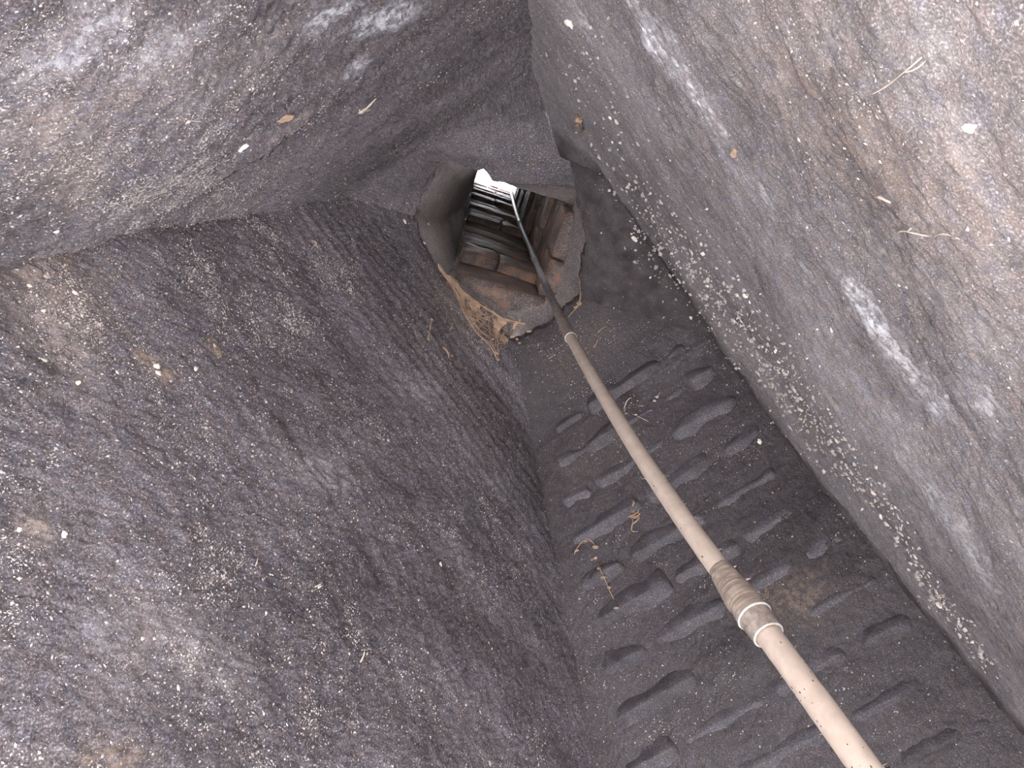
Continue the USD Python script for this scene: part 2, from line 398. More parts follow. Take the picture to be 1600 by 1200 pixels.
DARK = {'left': [(550, 830, 590, 910, 7, 0.6), (590, 740, 640, 770, 12, 0.45), (350, 610, 380, 660, 6, 0.4), (440, 660, 465, 705, 9, 0.55), (500, 590, 530, 660, 8, 0.4), (690, 880, 720, 930, 9, 0.4), (760, 780, 790, 820, 10, 0.35), (720, 970, 830, 1050, 30, 0.3), (0, 420, 30, 450, 12, 0.5), (55, 560, 80, 580, 9, 0.5)],
        'back': [(0, 215, 60, 280, 26, 0.35), (230, 335, 330, 280, 6, 0.5), (120, 175, 180, 140, 7, 0.3)], 'right': [(1120, 195, 1150, 210, 14, 0.35), (1170, 290, 1190, 320, 16, 0.3), (1370, 150, 1400, 180, 12, 0.3), (1460, 190, 1480, 220, 10, 0.3)], 'front': [(950, 600, 985, 625, 14, 0.6)]}  # front patch paints the pole's slight shadow into the wall colour
wall_label = {'left': 'gritty soot-black parged hood wall lower left, glinting with creosote', 'right': 'pale dusty hood wall at right with white efflorescence streaks',
              'front': 'stepped sooty brick hood wall behind the pole', 'back': 'mottled grey soot wall at upper left with a ragged crust lip'}
WALL = {}
for side in ('left', 'right', 'front', 'back'):
    w = W[side]
    P = w['P']
    col = np.zeros(P.shape)
    wob = 1 + 1.1 * fb(P, 22, 3, 71) + 0.8 * fb(P, 90, 2, 73)
    for x0, y0, x1, y1, hw, a, t in STAINS[side]:
        p0, p1 = plane_hit(side, x0, y0), plane_hit(side, x1, y1)
        ab = p1 - p0
        k = np.clip(((P - p0) @ ab) / max(ab @ ab, 1e-9), 0, 1)
        d = np.linalg.norm(P - (p0 + k[..., None] * ab), axis=-1) / (hw * np.linalg.norm((p0 + p1) / 2) / FPX * 1.7)
        gsh = np.exp(-(d * np.maximum(wob, 0.3)) ** 2)
        col[..., 0] = np.maximum(col[..., 0], np.minimum(2.4 * a * gsh, 1))
        col[..., 1] = np.maximum(col[..., 1], t * gsh)
    for x0, y0, x1, y1, hw, a in DARK[side]:
        p0, p1 = plane_hit(side, x0, y0), plane_hit(side, x1, y1)
        ab = p1 - p0
        k = np.clip(((P - p0) @ ab) / max(ab @ ab, 1e-9), 0, 1)
        d = np.linalg.norm(P - (p0 + k[..., None] * ab), axis=-1) / (hw * np.linalg.norm((p0 + p1) / 2) / FPX * 1.25)
        col[..., 2] = np.maximum(col[..., 2], a * np.exp(-(d * np.maximum(wob, 0.3)) ** 2))
    if 'crust' in w:                         # darker beyond the crust's ragged edge and on a strip inside it
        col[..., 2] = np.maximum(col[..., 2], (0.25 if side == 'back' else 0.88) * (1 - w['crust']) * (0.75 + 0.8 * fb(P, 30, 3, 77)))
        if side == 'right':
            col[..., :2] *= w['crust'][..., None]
    nr, nc = P.shape[:2]
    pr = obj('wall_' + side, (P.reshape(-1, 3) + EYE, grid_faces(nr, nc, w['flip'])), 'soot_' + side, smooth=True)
    UsdGeom.PrimvarsAPI(UsdGeom.Mesh(pr)).CreatePrimvar('stain_shade', Sdf.ValueTypeNames.Color3fArray, 'vertex').Set(Vt.Vec3fArray.FromNumpy(col.reshape(-1, 3).astype(np.float32)))
    tag(pr, wall_label[side], kind='structure')
    WALL[side] = pr

# hearth floor with a pale sheet added to bounce light upward, and the room's floor before it, below the frame
fl = trimesh.creation.box(extents=(1.5, 1.82, 0.1))
T4 = np.eye(4); T4[:3, 0], T4[:3, 1] = UX, VX
T4[:3, 3] = UX * -0.07 + VX * 0.48 + np.array([0, 0, -0.05])
fl.apply_transform(T4)
tag(obj('floor', fl, 'bounce_floor'), 'unseen hearth floor with a pale sheet added to bounce light upward', kind='structure')
fr = trimesh.creation.box(extents=(3.0, 5.0, 0.1)); T4 = T4.copy()
T4[:3, 3] = UX * 2.18 + VX * 0.48 + np.array([0, 0, -0.052])
fr.apply_transform(T4)
tag(obj('floor', fr, 'hearth_stone'), 'stone floor of the room in front of the hearth', kind='structure')


# ------------------------------------------------------------------ bricks
_b = trimesh.creation.box(extents=(1, 1, 1)).subdivide()
def brick_mesh(centre, ax, ay, az, size, seed, rough=0.12, lump=0.0, n=(5, 3, 4), soft=0.55):
    """a worn brick: a lattice box with softened edges and noise; its axes are ax, ay, az and its size along them"""
    nx, ny, nz = n
    faces, verts = [], []
    def lat(m): return np.linspace(-1, 1, m)
    k = 0
    for axis in range(3):
        o = [i for i in range(3) if i != axis]
        for sgn in (-1, 1):
            A, B = np.meshgrid(lat(n[o[0]]), lat(n[o[1]]), indexing='ij')
            p = np.zeros(A.shape + (3,)); p[..., o[0]], p[..., o[1]], p[..., axis] = A, B, sgn
            fl_ = (sgn > 0) ^ (axis == 1)
            verts.append(p.reshape(-1, 3)); faces.append(grid_faces(n[o[0]], n[o[1]], fl_) + k); k += A.size
    v, f = np.vstack(verts), np.vstack(faces)
    half = np.asarray(size) / 2
    r = min(half) * soft
    q = v * half
    inner = np.clip(q, -(half - r), half - r)
    dv = q - inner
    L = np.linalg.norm(dv, axis=1, keepdims=True)
    q = inner + np.where(L > r, dv / np.maximum(L, 1e-9) * r, dv)
    w3 = centre + q[:, :1] * ax + q[:, 1:2] * ay + q[:, 2:] * az
    out = (q / half); out /= np.maximum(np.linalg.norm(out, axis=1, keepdims=True), 1e-9)
    nn = out[:, :1] * ax + out[:, 1:2] * ay + out[:, 2:] * az
    w3 = w3 + nn * (min(half) * (rough * 2 * fb(w3, 28, 3, seed) + lump * 2 * fb(w3, 11, 2, seed + 5)))[:, None]
    t = trimesh.Trimesh(w3, f[:, ::-1], process=True, merge_norm=True)
    if t.volume < 0:
        t.invert()
    _last[0] = t
    return t

_last = [None]
# corbelled courses of the front wall: each course steps in over the one below
br = np.random.default_rng(21)
BRICK_T = []; _last = [None]
z, course = 0.72, 0
while z < 1.80:
    pitch = 0.070 + 0.008 * br.random()
    zc = z + pitch / 2
    u0, u1 = float(U_L(zc)) + 0.03, float(U_R(zc)) - 0.045
    if zc > ZT:
        u0 += 0.02; u1 -= 0.02
    u = u0 + (0.0 if course % 2 else -0.09) + 0.03 * br.random()
    while u < u1 - 0.04:
        ln = 0.17 + 0.06 * br.random()
        e0, e1 = max(u, u0), min(u + ln, u1)
        if e1 - e0 > 0.05:
            proud = 0.004 + 0.010 * br.random()
            vface = float(2.08 - 0.77 * (zc - pitch * 0.45)) - 0.000 - proud
            depth = 0.10
            c = uvz((e0 + e1) / 2, vface + depth / 2, zc + 0.006 * (br.random() - .5)) + EYE
            tilt = 0.05 * (br.random() - .5)
            ax = UX + ZX * tilt; ax = ax / np.linalg.norm(ax)
            az = ZX - ax * (ZX @ ax); az /= np.linalg.norm(az)
            ay = np.cross(az, ax)
            obj('brick', brick_mesh(c, ax, ay, az, (e1 - e0 - 0.012, depth, pitch - 0.010), 300 + course * 17 + int(u * 100) % 13, 0.34, 0.45, (13, 5, 8), 0.6), 'soot_brick', WALL['front'], smooth=True)
            BRICK_T.append(_last[0])
        u += ln
    z += pitch
    course += 1

BP = [t.subdivide().subdivide() for t in BRICK_T]
ALLP = np.vstack([ALLP] + [np.array(t.vertices) - EYE for t in BP])
ALLN = np.vstack([ALLN] + [np.array(t.vertex_normals) for t in BP])
_x, _y, _d = project(ALLP)
_keep = np.nonzero((_d > 0.05) & (_x > -60) & (_x < 1660) & (_y > -60) & (_y < 1260))[0]
TREE = cKDTree(np.stack([_x, _y], 1)[_keep])
DIST = np.linalg.norm(ALLP, axis=1)

# ------------------------------------------------------------------ the flue
FTOP, ZF = 4.72, 2.2
FA = math.radians(18.0)
FX, FY = np.array([math.cos(FA), math.sin(FA), 0]), np.array([math.sin(FA), -math.cos(FA), 0])   # along the far wall; from the far wall towards the near one
a3 = at_z(738, 291, FTOP) * [1, 1, 0]
WID, DEP = 0.265, 0.27
b3, c3, d3 = a3 + FX * WID, a3 + FX * WID + FY * DEP, a3 + FY * DEP
ring_keys = ['a', 'm', 'mn', 'n', 'n2', 'c', 'd1', 'd2', 'e', 'g']
r0 = np.array([rim[k] for k in ring_keys]); r0[:, 2] = ZR + 0.03
rc = r0.mean(0) * [1, 1, 0]
rout = r0 * [1, 1, 0] - rc
rflange = rc + rout * (1 + 0.10 / np.linalg.norm(rout, axis=1, keepdims=True)) + ZX * (ZR + 0.025)
r0 = rc + rout * (1 + 0.022 / np.linalg.norm(rout, axis=1, keepdims=True)) + ZX * (ZR + 0.03)
straight = np.array([a3, a3 + FX * WID * .5, a3 + FX * WID * .8, b3, b3 + FY * DEP * .5, c3, d3 + FX * 0.02, d3, d3 * 0.55 + a3 * 0.45, d3 * 0.2 + a3 * 0.8])
def ring(z, k):
    p = straight + (r0 - straight) * np.array([0.25, 0, 0, 0, 0, 0, 0, 0.9, 1, 1])[:, None] * k
    p = p.copy(); p[:, 2] = z
    return p
rings = [rflange, r0] + [r0 * (1 - t) + ring(ZF, 0.66) * t for t in (0.25, 0.5, 0.75)]
for i, t in enumerate((0.25, 0.5, 0.75)):
    rings[2 + i][:, 2] = r0[0, 2] + (ZF - r0[0, 2]) * t
for z, k in ((ZF, 0.66), (2.4, 0.46), (2.6, 0.32), (2.9, 0.20), (3.3, 0.11), (3.8, 0.05), (4.3, 0.02), (5.12, 0.0)):
    rings.append(ring(z, k))
rings = np.array(rings)
# refine round and up
def close_resample(rr, per):
    out = []
    for i in range(len(rr)):
        a, b = rr[i], rr[(i + 1) % len(rr)]
        out += [a + (b - a) * t for t in np.arange(per) / per]
    return np.array(out)
fine = np.array([close_resample(r_, 8) for r_ in rings])
tt = np.linspace(0, len(fine) - 1, 130)
i0 = np.minimum(tt.astype(int), len(fine) - 2)
fine = fine[i0] + (fine[i0 + 1] - fine[i0]) * (tt - i0)[:, None, None]
fine = np.concatenate([fine, fine[:, :1]], 1)
fn = grid_normals(np.concatenate([fine[:, -2:-1], fine, fine[:, 1:2]], 1))[:, 1:-1]
cen = fine[:, :-1].mean(1, keepdims=True)
if np.mean(np.sum(fn * (cen - fine), -1)) < 0:
    fn = -fn; fflip = False
else:
    fflip = True
fh = 0.014 * fb(fine, 9, 3, 81) + 0.010 * fb(fine * np.array([1, 1, .35]), 40, 3, 83)
fh[:, -1] = fh[:, 0]
FP = fine + fn * (fh * np.minimum(1, np.linspace(0.3, 3, len(fine)))[:, None])[..., None]
flue = xf('flue', (0, 0, H))
tag(flue, 'square sooty brick flue shaft rising to a patch of daylight', kind='structure')
obj('parging', (FP.reshape(-1, 3), grid_faces(*FP.shape[:2], fflip)), 'flue_parge', flue, smooth=True)

def flue_course(origin, ax, inward, length, z0, z1, seed, proud, mat='flue_brick', split=None):
    q = np.random.default_rng(seed)
    cuts = [0.0] + (([length * (0.38 + 0.3 * q.random())] if q.random() < 0.4 else []) if split is None else [length * s for s in split]) + [length]
    for l0, l1 in zip(cuts[:-1], cuts[1:]):
        dep = 0.09
        pr_ = proud + 0.006 * q.random()
        c = origin + ax * (l0 + l1) / 2 + inward * (pr_ - dep / 2) + ZX * (z0 + z1) / 2
        ti = 0.02 * (q.random() - 0.5)
        x = ax + ZX * ti; x /= np.linalg.norm(x)
        y = inward
        zz = np.cross(x, y); zz = zz / np.linalg.norm(zz)
        if zz[2] < 0: zz = -zz
        obj('brick', brick_mesh(c, x, y, zz, (l1 - l0 - 0.003, dep, z1 - z0 - 0.006), seed + int(l0 * 100), 0.10, 0.14, (8, 4, 6), 0.16), mat, flue, smooth=True)

zs = [2.08, 2.27, 2.46, 2.60, 2.74, 2.88, 3.02, 3.16, 3.30, 3.44, 3.58, 3.72, 3.86, 4.00, 4.14, 4.28, 4.42, 4.56, FTOP]
ledge = {2.27: 0.030, 3.16: 0.026, 4.00: 0.022, 3.58: 0.016, 4.28: 0.018}
for i, (z0, z1) in enumerate(zip(zs[:-1], zs[1:])):
    flue_course(a3, FX, FY, WID, z0, z1, 500 + i * 7, 0.008 + ledge.get(z0, 0.004 * (i % 2)))
for i, (z0, z1) in enumerate(zip(zs[:-1], zs[1:])):
    flue_course(b3 + FY * 0.01, FY, -FX, DEP - 0.02, z0 + 0.03, z1 + 0.03, 700 + i * 7, 0.010 + 0.010 * (i % 3 == 0))
# the clean topmost courses, in daylight, with fat pale mortar
m = []
for i, (z0, z1) in enumerate(((FTOP, 4.82), (4.86, 5.02), (5.05, 5.22))):
    flue_course(a3 - FX * 0.01 + FX * 0.12 * (i == 2), FX, FY, WID + 0.02 - 0.12 * (i == 2), z0 + 0.02, z1, 900 + i * 7, 0.004, 'top_brick', split=(0.36 if i else 0.48,))
bk = trimesh.creation.box(extents=(WID + 0.06, 0.10, 0.34)); Tm = np.eye(4)
Tm[:3, 0], Tm[:3, 1] = FX, FY
Tm[:3, 3] = a3 + FX * WID / 2 - FY * 0.064 + ZX * (FTOP + 0.17)
bk = bk.subdivide().subdivide().subdivide(); bk.apply_transform(Tm)
bk.vertices += (0.008 * np.stack([fb(bk.vertices, 14, 2, s_) for s_ in (1, 2, 3)], -1))
obj('mortar', bk, 'top_mortar', flue, smooth=True)


# ------------------------------------------------------------------ the jointed pole
def cam_pt(px, py, d):
    return R @ np.array([(px - 800) / FPX * d, -(py - 600) / FPX * d, -d])
PP = [(1371, 1226, 0.72), (1347, 1193, 0.75), (1202, 994, 0.90), (1058, 797, 1.11), (890, 524, 1.64), (836, 405, 2.33), (812, 348, 3.05), (797, 292, 4.3)]
pts = [cam_pt(*p) for p in PP]
down = pts[0] - pts[1]; down /= np.linalg.norm(down)
low = pts[1] + (pts[1] - pts[3]) / np.linalg.norm(pts[1] - pts[3]) * np.array([0.35])[0]
dirn = (pts[1] - pts[3]) / np.linalg.norm(pts[1] - pts[3])
foot = pts[1] + dirn * ((-H + 0.01 - pts[1][2]) / dirn[2])
curve = spline([foot, (foot + pts[1]) / 2, pts[1], pts[2], pts[3], pts[4], pts[5], pts[6], pts[7], pts[7] + (pts[7] - pts[6]) * 0.45], 600)
cx, cy, cd = project(curve)
def piece(ya, yb, r0_, r1_, n=80):
    """the stretch of the pole between two places along it (given by nearest points)"""
    i0_, i1_ = ya, yb
    t_ = np.linspace(i0_, i1_, n)
    p = np.stack([np.interp(t_, np.arange(len(curve)), curve[:, k]) for k in range(3)], -1)
    return p, np.interp(t_, [i0_, i1_], [r0_, r1_])
def idx(px, py):
    d = np.hypot(cx - px, cy - py); d[cd < 0.2] = 1e9
    i = int(np.argmin(d))
    j = i + 1 if i + 1 < len(d) and d[i + 1] < d[i - 1] else i - 1
    return (i * d[j] + j * d[i]) / (d[i] + d[j] + 1e-9)
J1a, J1b, J1c = idx(1201, 992), idx(1180, 962), idx(1128, 888)
J2a, J2b = idx(893, 528), idx(868, 478)
J3 = idx(836, 405); J4 = idx(812, 348); J5 = idx(797, 300)
pole = xf('chimney_pole', foot * [1, 1, 0])
tag(pole, 'long jointed chimney pole, cream at the bottom, leaning up into the flue', 'pole')
off = np.array([foot[0], foot[1], -H])
def part(name, mesh, mat, smooth=40, label=None):
    v, f = mesh
    o = obj(name, (v - off, f), mat, pole, smooth=True if smooth is True else smooth)
    if label: tag(o, label)
    return o
def rough_tube(p, r, k, amp, scale, seed):
    v, f = tube(p, r, k)
    c = np.repeat(p, k, axis=0)
    d = v[:len(c)] - c
    d /= np.maximum(np.linalg.norm(d, axis=1, keepdims=True), 1e-9)
    v[:len(c)] += d * (amp * 2 * fb(v[:len(c)], scale, 3, seed))[:, None]
    return v, f
p, r = piece(0, J1a + 0.5, 0.0150, 0.0154, 160)
part('rod', rough_tube(p, r, 28, 0.0006, 60, 3), 'pole_lower', True, 'cream lowest rod of the pole')
p, r = piece(J1c - 1, J2a + 0.3, 0.0146, 0.0114, 200)
part('rod', rough_tube(p, r, 28, 0.0005, 70, 4), 'pole_lower', True, 'buff middle rod of the pole')
p, r = piece(J2b - 0.5, J4, 0.0094, 0.0086, 200)
part('rod', rough_tube(p, r, 20, 0.0010, 90, 5), 'pole_upper', True, 'dark sooty upper rod')
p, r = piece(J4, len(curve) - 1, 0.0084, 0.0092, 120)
part('rod', rough_tube(p, r, 20, 0.0005, 90, 6), 'pole_top', True, 'topmost rod in a pale metal that paints in the skylight')
# taped socket at the lower joint
L = np.linspace(0, 1, 150)
p, _ = piece(J1b, J1c, 1, 1, 150)
r = np.interp(L, [0, 0.05, 0.35, 0.7, 1], [0.0206, 0.0212, 0.0206, 0.0176, 0.0152])
sp = 0.0005 * (meshkit.fbm(np.stack([L * 22, L * 0, L * 0], -1), 2, 4) - 0.5) * 2
v, f = rough_tube(p, r + sp, 40, 0.0022, 55, 8)
part('tape_wrap', (v, f), 'tape_wrap', True, 'glossy brown tape wound over the joint')
p, _ = piece(J1a, J1b, 1, 1, 30)
part('collar', rough_tube(p, np.interp(np.linspace(0, 1, 30), [0, 1], [0.0192, 0.0205]), 40, 0.0005, 60, 9), 'pole_sleeve', True, 'brown collar below the tape')
def ring_at(i, rr, th, k=40):
    t0 = (np.interp(i + 1.0, np.arange(len(curve)), curve[:, 0]), )
    P0 = np.array([np.interp(i, np.arange(len(curve)), curve[:, c_]) for c_ in range(3)])
    P1 = np.array([np.interp(i + 1, np.arange(len(curve)), curve[:, c_]) for c_ in range(3)])
    tdir = (P1 - P0) / np.linalg.norm(P1 - P0)
    t = trimesh.creation.torus(rr, th, major_sections=k, minor_sections=10)
    t.apply_transform(trimesh.geometry.align_vectors([0, 0, 1], tdir))
    t.apply_translation(P0)
    return np.array(t.vertices), np.array(t.faces)
part('ring', ring_at(J1b, 0.0210, 0.0016), 'ring_metal', True, 'thick bright ring at the edge of the tape')
part('ring', ring_at(J1a, 0.0180, 0.0014), 'ring_metal', True, 'bright ring where the lowest rod enters the collar')
ip = ring_at(J1a + 0.15 * (J1b - J1a), 0.02, 0.001)[0].mean(0)
# socket of the second joint
p, _ = piece(J2a, J2b, 1, 1, 70)
r = np.interp(np.linspace(0, 1, 70), [0, 0.3, 1], [0.0134, 0.0126, 0.0098])
part('socket', rough_tube(p, r, 26, 0.0012, 120, 12), 'pole_sleeve', True, 'glinting sooty socket at the second joint')
part('ring', ring_at(J2a, 0.0126, 0.0010), 'ring_metal', True, 'bright rim of the second joint')
for J in (J3, J4):
    p, _ = piece(J - 1.2, J + 1.6, 1, 1, 14)
    part('ferrule', rough_tube(p, np.r_[0.0098, np.full(12, 0.0104), 0.0094], 22, 0.0006, 120, 13), 'pole_sleeve' if J == J3 else 'ring_metal', True)
# lint clinging to the pole
wh = []
q = np.random.default_rng(5)
for k in range(46):
    i = q.uniform(idx(1360, 1210), J2a)
    P0 = np.array([np.interp(i, np.arange(len(curve)), curve[:, c_]) for c_ in range(3)])
    t = curve[min(int(i) + 1, 599)] - curve[int(i)]; t /= np.linalg.norm(t)
    a = q.normal(size=3); a -= t * (a @ t); a /= np.linalg.norm(a)
    ln = q.uniform(0.002, 0.007)
    b = np.cross(t, a)
    P = [P0 + a * 0.0145, P0 + a * (0.0145 + ln * .6) + b * ln * .3 * q.normal(), P0 + a * (0.0145 + ln) + t * ln * .6 * q.normal()]
    wh.append(tube(P, [0.0004, 0.0003, 0.00015], 4))
o = part('lint', cat(wh), 'pale_fibre', True); tag(o, 'tiny pale hairs standing on the pole', kind='stuff')
wh = []
for (x, y, dx, dy) in ((1163, 907, 1172, 904), (1147, 886, 1150, 884)):
    i = idx(x - 12, y + 6); dd = np.interp(i, np.arange(600), cd)
    A, B, C = cam_pt(x - 8, y + 6, dd - 0.005), cam_pt(x, y, dd - 0.006), cam_pt(dx, dy, dd - 0.004)
    wh.append(tube(spline([A, B, C], 8), np.linspace(0.0022, 0.0008, 8), 8))
[part('loose_tape', m_, 'pale_fibre', True, 'pale loose curl of tape sticking out') for m_ in wh]
wh = []
for k in range(90):
    i = q.uniform(idx(1365, 1215), J1a) if k < 70 else q.uniform(J1c, idx(1000, 700))
    P0 = np.array([np.interp(i, np.arange(len(curve)), curve[:, c_]) for c_ in range(3)])
    t = curve[min(int(i) + 1, 599)] - curve[int(i)]; t /= np.linalg.norm(t)
    a = q.normal(size=3); a -= t * (a @ t); a /= np.linalg.norm(a)
    s_ = trimesh.creation.icosphere(0)
    s_.apply_scale(q.uniform(0.0004, 0.0011)); s_.vertices[:, 2] *= q.uniform(1, 2.5)
    s_.apply_transform(trimesh.geometry.align_vectors([0, 0, 1], t))
    s_.apply_translation(P0 + a * 0.0151)
    wh.append((np.array(s_.vertices), np.array(s_.faces)))
o = part('soot_speck', cat(wh), 'pole_speck', False); tag(o, 'dark soot specks on the cream rod', kind='stuff')


# ------------------------------------------------------------------ creosote glints, painted as near-white flakes, and mortar crumbs on the walls
OCT = np.array([[1, 0, 0], [-1, 0, 0], [0, 1, 0], [0, -1, 0], [0, 0, 1], [0, 0, -1.0]])
OCF = np.array([[0, 2, 4], [2, 1, 4], [1, 3, 4], [3, 0, 4], [2, 0, 5], [1, 2, 5], [3, 1, 5], [0, 3, 5]])
def flakes(P, N, size, q):
    n = len(P)
    a = q.normal(size=(n, 3)); a -= N * np.sum(a * N, 1, keepdims=True); a /= np.linalg.norm(a, axis=1, keepdims=True)
    b = np.cross(N, a)
    nn = N + 0.5 * q.normal(size=(n, 3)); nn /= np.linalg.norm(nn, axis=1, keepdims=True)
    sx, sy, sz = size * q.uniform(.6, 1.3, n), size * q.uniform(.4, .9, n), size * q.uniform(.3, .7, n)
    v = P[:, None] + (OCT[None, :, :1] * (sx[:, None, None] * a[:, None]) + OCT[None, :, 1:2] * (sy[:, None, None] * b[:, None]) + OCT[None, :, 2:] * (sz[:, None, None] * nn[:, None]))
    f = OCF[None] + (np.arange(n) * 6)[:, None, None]
    return v.reshape(-1, 3), f.reshape(-1, 3)

def scatter(side, n, seed, size, dens):
    q = np.random.default_rng(seed)
    w = W[side]
    P, N = w['P'].reshape(-1, 3), w['N'].reshape(-1, 3)
    x, y, d = project(P)
    area = np.linalg.norm(np.cross(np.gradient(w['base'], axis=0), np.gradient(w['base'], axis=1)), axis=-1).ravel()
    area = np.minimum(area, 2.5 * np.median(area))
    wt = area * ((x > -200) & (x < 1800) & (y > -200) & (y < 1400)) * dens(P, x, y, d)
    i = q.choice(len(P), n, p=wt / wt.sum())
    p = P[i] + N[i] * 0.0008 + q.normal(size=(n, 3)) * 0.0008
    s = np.minimum(size * np.exp(0.6 * q.normal(size=n)), size * 3.2)
    return flakes(p, N[i], s, q)

clump = lambda P, s: np.maximum(0.45, fb(P, 9, 3, s) * 3 + 0.5) ** 2 * np.maximum(0.25, fb(P, 40, 2, s + 3) * 3 + 0.5)
FL = {'left': scatter('left', 46000, 1, 0.0008, lambda P, x, y, d: clump(P, 5) * np.where(x < 560, 1.6, 0.6)),
      'back': scatter('back', 24000, 2, 0.0008, lambda P, x, y, d: clump(P, 6) * np.clip((620 - x) / 300, 0.12, 1)),
      'front': scatter('front', 9000, 3, 0.0008, lambda P, x, y, d: clump(P, 7)),
      'right': scatter('right', 7000, 4, 0.0007, lambda P, x, y, d: clump(P, 8) / np.maximum(d, .1) ** 1.0)}
for side in FL:
    v, f = FL[side]
    o = obj('creosote_flake', (v + EYE, f), 'flake', WALL[side])
    tag(o, 'countless tiny near-white flakes standing in for glints of creosote', kind='stuff')

# crumbs along the right wall's ragged edge: the larger ones are parts, the small ones stuff
EDGE = np.array([(880, 60), (930, 130), (960, 210), (1000, 300), (1040, 370), (1090, 430), (1150, 500), (1215, 585), (1270, 660), (1330, 730), (1400, 810), (1440, 900), (1475, 945), (1550, 1040)], float)
EW = np.array([50, 45, 45, 45, 50, 45, 40, 35, 35, 30, 16, 10, 14, 14], float)
ED = np.array([.5, .4, .4, .6, 1.2, 1.6, 1.8, 1.8, 1.6, 1.0, .6, .5, .8, .5])
q = np.random.default_rng(44)
def edge_point():
    while True:
        t = q.uniform(0, len(EDGE) - 1.001)
        if q.random() < np.interp(t, np.arange(len(EDGE)), ED) / 1.8:
            break
    i = int(t)
    p = EDGE[i] + (EDGE[i + 1] - EDGE[i]) * (t - i)
    d = EDGE[i + 1] - EDGE[i]; d /= np.linalg.norm(d)
    return p + np.array([-d[1], d[0]]) * np.interp(t, np.arange(len(EDGE)), EW) * q.normal() * 0.6
pts_, nn_, ss_ = [], [], []
for k in range(1900):
    p, n = hit(*edge_point())
    pts_.append(p * (1 - 0.0035 / np.linalg.norm(p))); nn_.append((0.5 * n - p / np.linalg.norm(p)) / np.linalg.norm(0.5 * n - p / np.linalg.norm(p))); ss_.append(1.9 * np.linalg.norm(p) / FPX * math.exp(min(0.6 * q.normal(), 0.8)))
v, f = flakes(np.array(pts_), np.array(nn_), np.array(ss_), q)
tag(obj('mortar_grit', (v + EYE, f), 'flake', WALL['right']), 'pale mortar grit stuck along the ragged edge', kind='stuff')

def pebble(size, seed, flat=0.6, long=1.4):
    t = trimesh.creation.icosphere(1)
    q_ = np.random.default_rng(seed)
    t.vertices *= np.array([long, 1.0, flat])
    t.vertices *= (1 + 1.5 * (meshkit.fbm(t.vertices * 1.5 + q_.uniform(0, 50, 3), 2, seed) - 0.5))[:, None]
    t.apply_scale(size)
    return t
def on_wall(t, px, py, lift=0.0, turn=0.0, spin=None):
    p, n = hit(px, py)
    A = trimesh.geometry.align_vectors([0, 0, 1], n)
    t = t.copy()
    t.apply_transform(trimesh.transformations.rotation_matrix(turn, [0, 0, 1]))
    t.apply_transform(A); t.apply_translation(p + n * lift)
    return t, p, n
BIG = [(1107, 437), (1142, 450), (1212, 549), (1232, 580), (1240, 573), (1224, 578), (1217, 565), (1165, 462), (1172, 472), (1080, 390), (1050, 355), (964, 190), (1558, 1056), (1441, 884), (1470, 943), (890, 35), (893, 42), (1187, 690), (1277, 514), (1300, 515), (1030, 170), (1540, 1050), (1305, 710), (1377, 807), (1386, 818), (1365, 790), (1290, 665), (1252, 640)]
for k in range(118):
    x, y = BIG[k] if k < len(BIG) else edge_point()
    p, n = hit(x, y)
    s = (2.5 if k < len(BIG) else 1.8) * np.linalg.norm(p) / FPX * math.exp(0.3 * q.normal())
    t, _, _ = on_wall(pebble(s, 100 + k), x, y, s * 0.2, q.uniform(0, 6.28))
    t.apply_translation(EYE - p * 0.003 / np.linalg.norm(p))
    obj('mortar_crumb', t, 'crumb', WALL['right'], smooth=20)
for k, (x, y, s, sd) in enumerate([(117, 458, 5, 'left'), (72, 432, 4, 'left'), (46, 447, 4, 'left'), (245, 572, 6, 'left'), (247, 583, 5, 'left'), (306, 577, 4, 'left'), (182, 582, 3, 'left'), (68, 486, 3.5, 'left'), (88, 361, 5, 'left'), (122, 598, 4, 'left'), (222, 998, 4, 'left'), (343, 1045, 4, 'left'), (278, 1075, 4, 'left'),
                                   (606, 688, 4, 'left'), (688, 882, 4.5, 'left'), (69, 563, 4, 'left'), (100, 835, 5, 'left'), (30, 828, 4, 'left'), (335, 540, 4, 'left'), (632, 346, 4, 'left'), (669, 350, 2.5, 'left'), (663, 380, 3, 'left'), (415, 958, 3, 'left'), (497, 917, 3, 'left'), (765, 1193, 4, 'left')]):
    p, n = hit(x, y)
    t, _, _ = on_wall(pebble(0.72 * s * np.linalg.norm(p) / FPX, 700 + k), x, y, 0.0008, q.uniform(0, 6.28))
    t.apply_translation(EYE)
    obj('mortar_crumb', t, 'crumb', WALL[sd], smooth=50)


